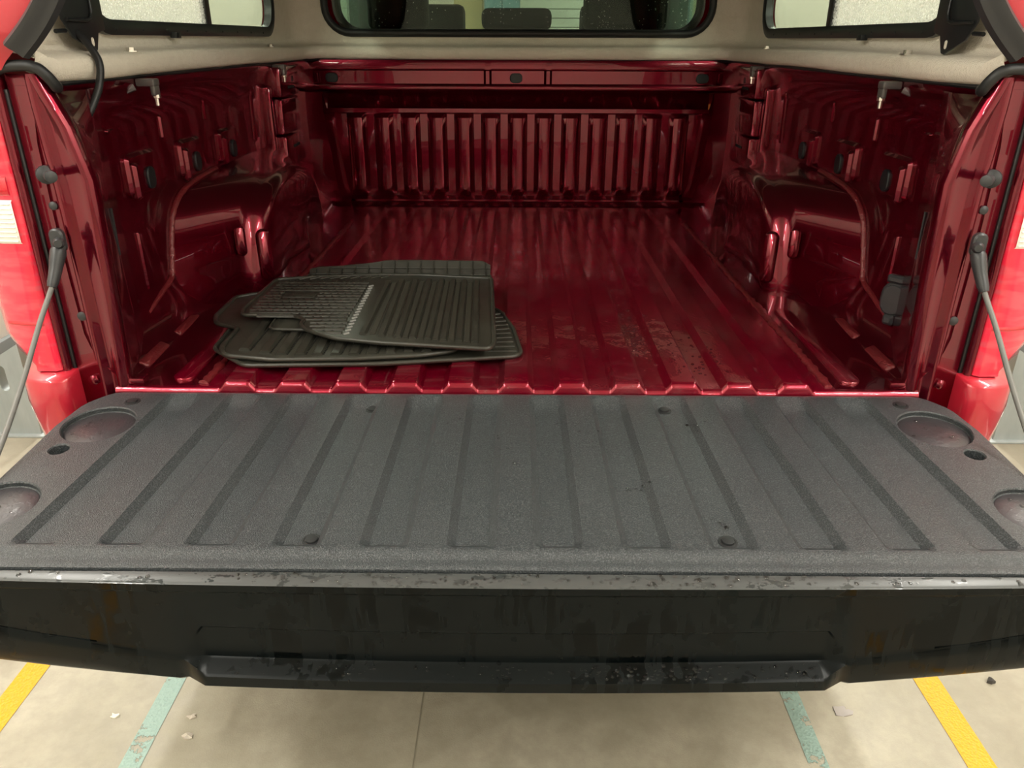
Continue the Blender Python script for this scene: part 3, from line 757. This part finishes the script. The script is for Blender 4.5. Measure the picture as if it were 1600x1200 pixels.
for _ in range(150):
    x = R.choice([R.gauss(-.12, .09), R.gauss(.24, .08), R.uniform(-.7, .7)]); t = R.random()
    p = sect(x)[2]; p2 = sect(x)[3]; L.append((*lerp(p, p2, t)[:2], lerp(p, p2, t)[2]+.0006, R.uniform(.0012, .003)))
for _ in range(170):
    x = R.choice([R.uniform(-.39, .39), R.gauss(.2, .1)])
    if abs(x) > .39: continue
    t = R.random(); S = sect(x); L.append((*lerp(S[10], S[11], t), R.uniform(.001, .0026)))
drops(L, 'edge_water_drops', tgo)
L = []
for x0, s0, n_, sp in ((.30, .105, 14, .012), (.285, .36, 8, .008), (.18, .27, 8, .01), (-.05, .15, 10, .05), (.09, .1, 8, .03)):
    for _ in range(n_):
        x, s_ = R.gauss(x0, sp), R.gauss(s0, sp); p = T(x, s_, -.0105*recd(x/(.93+.163*s_))); L.append((*p, R.uniform(.001, .003)))
for x, s_, r, d in HOLES[:4]:
    for _ in range(9):
        a, q_ = R.uniform(0, 6.28), R.uniform(0, r*.8); L.append((*T(x+q_*math.cos(a), s_+q_*math.sin(a), -d+.0014), R.uniform(.0012, .003)))
drops(L, 'liner_water_drops', tgo)

# ================================================================== CANOPY
can = empty('truck_canopy', (0, .8, ZB+.5)); tag(can, 'red hardtop canopy with beige felt lining on the bed rails', 'canopy')
def C(mb, name, M, parent=can, **k): return mb.build(name, M, parent, **k)
# U-shaped path, inward offsets
def upath(d, rad=.07):
    xs_, yf = .780-d, 1.690-d; r = max(rad-d*.0, .02); pts = []
    for y in (-.012, .0, .02, .05, .2, .4, .6, .8, 1.0, 1.2, 1.4, yf-r): pts.append((-xs_, y))
    for k in range(1, 7):
        a = math.pi-math.pi/2*k/7; pts.append((-xs_+r+r*math.cos(a), yf-r+r*math.sin(a)))
    for x in (-.6+0, -.3, 0, .3, .6): pts.append((x*(xs_-r)/.6 if abs(x) == .6 else x, yf))
    for k in range(1, 7):
        a = math.pi/2-math.pi/2*k/7; pts.append((xs_-r+r*math.cos(a), yf-r+r*math.sin(a)))
    for y in (yf-r, 1.4, 1.2, 1.0, .8, .6, .4, .2, .05, .02, .0, -.012): pts.append((xs_, y))
    return pts
rf = random.Random(5)
sec = [(.030, .508), (.045, .5075), (.054, .512), (.058, .522), (.060, .534), (.056, .544), (.048, .549), (.030, .551), (.014, .554), (.006, .562), (.003, .575), (.004, .59)]
rows = []
for d, z in sec:
    row = []
    for i, (x, y) in enumerate(upath(d)):
        end = abs(y) < .03 and abs(x) > .6
        zz = z
        if y < .06 and z < .535: zz = z+interp([-.012, .06], [.022, 0], y)
        row.append((x, y, zz+.0012*math.sin(y*37+x*21)+.0008*math.sin(y*83+x*59)))
    rows.append(row)
C(MB().grid(rows), 'lining_flange', M_carpet, angle=70)
# rubber seal between flange and rail
gp = [(x, y, .5045) for x, y in upath(.040) if y > .03]
C(MB().tube(gp, .007, 8, flat=.7), 'rail_seal', M_rub, angle=60)
for s in (-1, 1):
    C(MB().tube(smoothpath([(s*.80, -.006, .522), (s*.775, -.010, .532), (s*.74, -.010, .534), (s*.724, -.008, .530), (s*.714, -.002, .517), (s*.712, .01, .503), (s*.722, .03, .503)], 5), .0085, 10), 'corner_seal', M_rub, angle=60)
# walls with windows
def wall_side(s, X, M, name, yr=(-.012, 1.62), win=(.255, 1.40, .594, .92), zt=1.02, z0=.585):
    cy, cz = (win[0]+win[1])/2, (win[2]+win[3])/2
    c = [(cy+a, cz+b) for a, b in rrect(win[1]-win[0], win[3]-win[2], .08, 6)]
    out_ = rect_like(c, yr[0], yr[1], z0, zt)
    return C(MB().ring([(s*X, a, b) for a, b in c], [(s*X, a, b) for a, b in out_]), name, M), c
for s in (-1, 1):
    nm = 'left' if s < 0 else 'right'
    o, c = wall_side(s, .777, M_carpet, 'side_lining')
    wall_side(s, .796, M_shell, 'side_shell', yr=(-.03, 1.72), z0=.515)
    # window frame
    wc = (.255+1.40)/2
    ci = [(wc+a, .757+b) for a, b in rrect(1.145, .326, .08, 6)]
    co_ = [(wc+a, .757+b) for a, b in rrect(1.185, .360, .095, 6)]
    cin = [(wc+a, .760+b) for a, b in rrect(1.115, .312, .065, 6)]
    mb = MB()
    mb.grid([[(s*.777, a, b) for a, b in co_], [(s*.764, a, b) for a, b in co_], [(s*.760, a, b) for a, b in ci], [(s*.764, a, b) for a, b in cin], [(s*.786, a, b) for a, b in cin]], close_u=True)
    wf = C(mb, 'side_window', M_frame, angle=40); tag(wf, 'black framed sliding window on the %s canopy side' % nm)
    C(MB().bbox(*sorted((s*.766, s*.782)), .835, .865, .60, .92), 'window_divider', M_frame, wf, bevel=.003)
    C(MB().bbox(*sorted((s*.770, s*.773)), .27, .84, .602, .918), 'sliding_pane', M_glassfog, wf)
    C(MB().bbox(*sorted((s*.780, s*.783)), .86, 1.385, .602, .918), 'fixed_pane', M_glass, wf)
    C(MB().bbox(*sorted((s*.752, s*.768)), .60, .625, .572, .584), 'window_latch', M_frame, wf, bevel=.002)
    for k in range(9):
        C(MB().lathe([(.0028, 0), (.002, .002)], (s*.7605, .34+k*.115, .587), (-s, 0, 0), 8), 'frame_rivet', M_rub, wf)
    # hinge bracket at the rear
    poly = [(.125, .700), (.262, .700), (.262, .585), (.236, .580), (.222, .552), (.212, .550), (.150, .572), (.125, .60)]
    hole = None
    br = C(MB().prism(poly, 'x', *sorted((s*.742, s*.747))), 'strut_bracket', M_frame, bevel=.002)
    C(MB().plate((s*.742, .208, .566), (0, -s, 0), (0, 0, 1), .008, .014, .0035, .0008, 4), 'bracket_hole', M_carpet, br)
    C(MB().tube([(s*.738, .215, .70), (s*.738, .215, .615), (s*.738, .207, .603), (s*.738, .192, .60), (s*.738, .13, .60)], .003, 8), 'bracket_bead', M_frame, br, angle=60)
    C(MB().tube([(s*.744, .13, .583), (s*.744, .10, .582)], .0035, 8), 'bracket_pin', M_frame, br)
    # rail clamps
    for y in (.335, 1.235):
        cl = C(MB().bbox(*sorted((s*.698, s*.735)), y-.013, y+.013, .487, .501), 'rail_clamp', M_steelgrey, bevel=.003)
        C(MB().bbox(*sorted((s*.699, s*.709)), y-.012, y+.012, .470, .489), 'clamp_jaw', M_steelgrey, cl, bevel=.003)
        C(MB().tube([(s*.735, y-.018, .487), (s*.755, y-.03, .478), (s*.758, y-.045, .482)], .007, 8), 'clamp_hook', M_steelgrey, cl)
        C(MB().lathe([(.0085, 0), (.0085, .006), (.006, .007), (.0045, .007), (.0045, .020), (.003, .022)], (s*.704, y, .472), (0, 0, -1), 10), 'clamp_bolt', M_zinc, cl)
        C(MB().lathe([(.014, 0), (.014, .002), (.008, .002), (.008, .008)], (s*.738, y, .548), (0, 0, 1), 6), 'bolt_head', M_zinc, cl)
# front wall with window
c = [(a, .77+b) for a, b in rrect(1.335, .36, .085, 7)]
out_ = rect_like(c, -.715, .715, .585, 1.02)
C(MB().ring([(a, 1.687, b) for a, b in c], [(a, 1.687, b) for a, b in out_]), 'front_lining', M_carpet)
C(MB().ring([(a, 1.735, b) for a, b in c], [(a, 1.735, b) for a, b in rect_like(c, -.815, .815, .515, 1.05)]), 'front_shell', M_shell)
fw = C(MB().tube([(a, 1.683, b) for a, b in c], .013, 10, closed=True), 'front_window', M_rub, angle=60)
tag(fw, 'front canopy window with rounded black rubber surround')
C(MB().ring([(a, 1.687, b) for a, b in c], [(a, 1.735, b) for a, b in c]), 'window_reveal', M_rub, fw)
ci = [(a, .77+b) for a, b in rrect(1.33, .355, .083, 7)]
C(MB().add([(a, 1.712, b) for a, b in ci]+[(a, 1.716, b) for a, b in ci], [tuple(range(len(ci))), tuple(range(len(ci), 2*len(ci)))]), 'front_pane', M_glass, fw)
for s in (-1, 1):   # rounded corners of the lining
    r = .07; col_ = []
    for k in range(8):
        a = math.pi/2*k/7; col_.append((s*(.777-.07+r*math.cos(a)), 1.617+r*math.sin(a)))
    C(MB().grid([[(x, y, z) for x, y in col_] for z in (.585, .7, 1.02)]), 'corner_lining', M_carpet, angle=60)
C(MB().bbox(-.80, .80, -.02, 1.70, 1.015, 1.03), 'roof_lining', M_roof)
C(MB().bbox(-.82, .82, -.04, 1.74, 1.032, 1.07), 'roof_shell', M_shell, bevel=.02)
# rear opening: red frame and rubber seal
half = [(.772, .528), (.762, .540), (.748, .553), (.715, .583), (.690, .610), (.668, .640), (.652, .675), (.640, .73), (.615, .85), (.585, .95), (.54, .995), (.45, 1.012)]
outer = [(.835, .523), (.835, .54), (.835, .555), (.835, .585), (.835, .61), (.83, .64), (.83, .68), (.825, .73), (.82, .85), (.815, .95), (.81, 1.03), (.80, 1.06)]
for s in (-1, 1):
    I_ = smoothpath([(s*x, -.02, z) for x, z in half], 4); O_ = smoothpath([(s*x, .005, z) for x, z in outer], 4)
    mid = [lerp(a, b, .45) for a, b in zip(I_, O_)]; mid = [(a[0], -.035, a[2]) for a in mid]
    C(MB().grid([I_, mid, O_]), 'rear_frame', M_shell, angle=50)
    S0 = [p for p in I_ if p[2] > .558]
    prof = [(-.022, .0), (-.019, -.012), (-.008, -.017), (-.002, -.024), (.004, -.026), (.009, -.020), (.012, -.014), (.014, .0)]
    rows = []
    for i, p in enumerate(S0):
        a, b = S0[max(i-1, 0)], S0[min(i+1, len(S0)-1)]; t = Vector((b[0]-a[0], 0, b[2]-a[2])).normalized(); nn = Vector((t.z, 0, -t.x))*s
        rows.append([(p[0]+nn.x*u, p[1]+v, p[2]+nn.z*u) for u, v in prof])
    mb = MB().grid(rows); mb.f.append(tuple(range(len(prof))))
    C(mb, 'rear_seal', M_plast, angle=50)
# wiring lead at the left
C(MB().tube(smoothpath([(-.746, .165, .582), (-.728, .158, .566), (-.709, .150, .535), (-.710, .138, .500), (-.718, .120, .470), (-.726, .108, .450), (-.736, .112, .436), (-.746, .135, .438), (-.755, .155, .452), (-.760, .17, .462)], 7), .0062, 10), 'wiring_lead', M_rub, angle=60)
C(MB().tube(smoothpath([(-.722, .112, .458), (-.734, .115, .447), (-.745, .14, .447), (-.760, .17, .470)], 5), .0062, 10), 'wiring_lead', M_rub, angle=60)

# ================================================================== RUBBER MATS
def catm(pts): return pts
def rounded(poly, r, k=4):
    out_ = []; n_ = len(poly)
    for i in range(n_):
        a, b, c_ = Vector(poly[i-1]), Vector(poly[i]), Vector(poly[(i+1) % n_])
        d1, d2 = (a-b), (c_-b); q_ = min(r, d1.length*.45, d2.length*.45)
        p0, p2 = b+d1.normalized()*q_, b+d2.normalized()*q_
        for j in range(k+1):
            t = j/k; out_.append(tuple((1-t)**2*p0+2*t*(1-t)*b+t*t*p2))
    return out_
def mat_base(name, label, poly, z0, th, r=.015, rim=.0042, tilt=None):
    c_ = Vector((sum(p[0] for p in poly)/len(poly), sum(p[1] for p in poly)/len(poly)))
    o_ = empty(name, (c_.x, c_.y, ZB+z0)); tag(o_, label, 'floor mat', 'car floor mats stacked in the bed')
    pr = rounded(poly, r)
    zt = tilt or (lambda x, y: 0)
    n_ = len(pr); v = [(a, b, z0+zt(a, b)) for a, b in pr]+[(a, b, z0+th+zt(a, b)) for a, b in pr]
    bmv = MB().add(v, [tuple(range(n_))[::-1], tuple(range(n_, 2*n_))]+[(i, (i+1) % n_, n_+(i+1) % n_, n_+i) for i in range(n_)])
    bmv.build('sheet', M_matr, o_, bevel=.0015, ang=60)
    MB().tube([(a, b, z0+th+zt(a, b)) for a, b in pr], rim, 8, closed=True).build('rim', M_matr, o_, angle=60)
    ins = []
    return o_, pr
def bar(mb_, a, b, w_, z, h):         # trapezoid rib from a to b
    a, b = Vector(a), Vector(b); t = (b-a).normalized(); n_ = Vector((-t.y, t.x))
    v = []
    for p in (a, b):
        for k, (o_, zz) in enumerate(((-w_/2, z-.001), (-w_*.3, z+h), (w_*.3, z+h), (w_/2, z-.001))): v.append((p.x+n_.x*o_, p.y+n_.y*o_, zz))
    mb_.add(v, [(0, 1, 5, 4), (1, 2, 6, 5), (2, 3, 7, 6), (0, 3, 2, 1), (4, 5, 6, 7), (0, 4, 7, 3)])

# lowest mat
m3, _ = mat_base('floor_mat', 'lowest black rubber mat, its curved corner showing at the right of the stack', [(-.590, .137), (-.505, .055), (-.26, .066), (.0, .108), (.010, .126), (-.006, .26), (-.035, .37), (-.07, .42), (-.45, .45), (-.60, .30)], .0137, .0055)
mb = MB()
for k in range(10): bar(mb, (-.06+.006*(k % 2), .135+k*.024), (.000-k*.003, .137+k*.025), .012, .0190, .002)
mb.build('rib_group', M_matr, m3)
# rear corner tab mat
m2, pr2 = mat_base('floor_mat', 'black rubber mat with cut-out tab and broad ribs, left end of the stack', [(-.628, .258), (-.645, .300), (-.647, .436), (-.60, .468), (-.48, .500), (-.16, .45), (-.10, .30), (-.118, .112), (-.18, .088), (-.30, .070), (-.457, .063), (-.548, .083), (-.568, .118), (-.572, .232)], .022, .006, .014, .005)
mb = MB()
for x in (-.525, -.482, -.448, -.413, -.380, -.346, -.312, -.278, -.244, -.21, -.176):
    y0 = interp([-.525, -.45, -.30, -.18, -.14], [.108, .084, .088, .105, .12], x)
    bar(mb, (x+.005, y0), (x-.006, .42), .023, .028, .0050)
mb.build('broad_ribs', M_matr, m2)
mb = MB()
for x in (-.508, -.466, -.432, -.397, -.364, -.330, -.296, -.262):
    y0 = interp([-.525, -.45, -.30, -.18, -.14], [.112, .088, .092, .108, .12], x)
    for i in range(26): mb.bbox(x-.0012, x+.0012, y0+i*.008, y0+i*.008+.004, .028, .0296)
tag(mb.build('tread_ticks', M_nub, m2), kind='stuff')
# mat with upright rear flange
m4, _ = mat_base('floor_mat', 'black rubber mat with upright ribbed flange at the back of the stack', [(-.515, .60), (-.50, .20), (-.10, .18), (-.062, .25), (-.064, .60)], .0335, .0045, .02, .003)
mb = MB(); top = [(-.517, .046), (-.505, .050), (-.43, .054), (-.36, .060), (-.325, .0655), (-.27, .0665), (-.10, .0655), (-.074, .064), (-.066, .056)]
def flz(x): return interp([p[0] for p in top], [p[1] for p in top], x)
def fly(z): return .603+(z-.035)*.75
fx = [-.517+.0188*i for i in range(25)]
v0 = [(x, fly(.034), .034) for x in fx]; v1 = [(x, fly(flz(x)), flz(x)) for x in fx]
mb.grid([v0, v1, [(a, b+.004, c_) for a, b, c_ in v1], [(a, b+.004, c_) for a, b, c_ in v0]], close_v=True)
fo = mb.build('rear_flange', M_matr, m4, angle=30)
mb = MB()
for i in range(14):
    x = -.50+i*.0325
    if flz(x) < .047: continue
    mb.add([(x-.001, .585, .037), (x+.001, .585, .037), (x+.001, fly(flz(x))-.0005, flz(x)-.001), (x-.001, fly(flz(x))-.0005, flz(x)-.001), (x-.001, .606, .037), (x+.001, .606, .037)], [(0, 1, 2, 3), (0, 3, 4), (1, 5, 2), (4, 3, 2, 5), (0, 4, 5, 1)])
mb.tube([(x, fly(.050)-.002, .050) for x in fx if flz(x) > .052], .0015, 6)
mb.build('flange_ribs', M_matr, fo)
# top mat
topz = .040
mt, prt = mat_base('floor_mat', 'topmost black rubber mat with studded heel pad and long ribs', [(-.573, .262), (-.582, .300), (-.575, .52), (-.483, .545), (-.34, .565), (-.234, .565), (-.060, .538), (-.042, .105), (-.050, .078), (-.264, .108), (-.351, .130), (-.411, .170), (-.436, .205), (-.434, .235), (-.465, .260)], topz, .006, .014, .0045)
zt = topz+.006
mb = MB()   # long ribs on the right half
RB = [((-.300, .150), (-.303, .50)), ((-.262, .140), (-.273, .516)), ((-.229, .132), (-.240, .518)), ((-.200, .126), (-.209, .519)), ((-.170, .120), (-.178, .519)), ((-.140, .116), (-.151, .518)), ((-.110, .112), (-.124, .516)), ((-.079, .106), (-.095, .515))]
for a, b in RB: bar(mb, a, b, .015, zt, .0055)
mb.build('long_ribs', M_matr, mt)
mb = MB()
for i in range(len(RB)-1):
    a = lerp(RB[i][0], RB[i+1][0], .5); b = lerp(RB[i][1], RB[i+1][1], .5); bar(mb, (a[0], a[1]+.005), (b[0], b[1]-.012), .014, zt, .0012)
mb.build('rib_channels', M_matbrown, mt)
mb = MB(); nb = MB()      # heel pad: cross ribs with nubs
for i in range(18):
    y = .158+i*.0198
    xl = interp([.13, .16, .20, .235, .26, .30, .50], [-.345, -.395, -.415, -.42, -.555, -.566, -.560], y); xr = -.348
    if i < 4: xr = -.342
    if y > .50: xr = -.40
    if .375 < y < .425: 
        bar(mb, (xl, y), (-.525, y), .0145, zt, .0026); bar(mb, (-.445, y), (xr, y), .0145, zt, .0026)
    else: bar(mb, (xl, y), (xr, y), .0145, zt, .0026)
    x = xl+.012+(.008 if i % 2 else 0)
    while x < xr-.005:
        if not (.375 < y < .425 and -.53 < x < -.44): nb.bbox(x-.0018, x+.0018, y+.0070, y+.0105, zt-.001, zt+.0028)
        x += .0165
mb.build('pad_ribs', M_matr, mt)
tag(nb.build('pad_nubs', M_nub, mt), kind='stuff')
MB().bbox(-.520, -.450, .382, .420, zt-.001, zt+.0012).build('maker_plate', M_matr, mt, bevel=.001)
mb = MB()
for i in range(18):
    y = .152+i*.0186; x = interp([.15, .474], [-.332, -.339], y)
    bar(mb, (x-.0045, y-.004), (x+.0045, y+.004), .0042, zt, .003)
mb.build('divider_teeth', M_matedge, mt)
mb = MB()
for i in range(9):
    x = -.52+i*.024; bar(mb, (x, .522+i*.002), (x+.02, .540+i*.0022), .008, zt, .002)
mb.build('toe_ribs', M_matr, mt)

for o in list(bpy.data.objects):
    if '_base' in o: del o['_base']
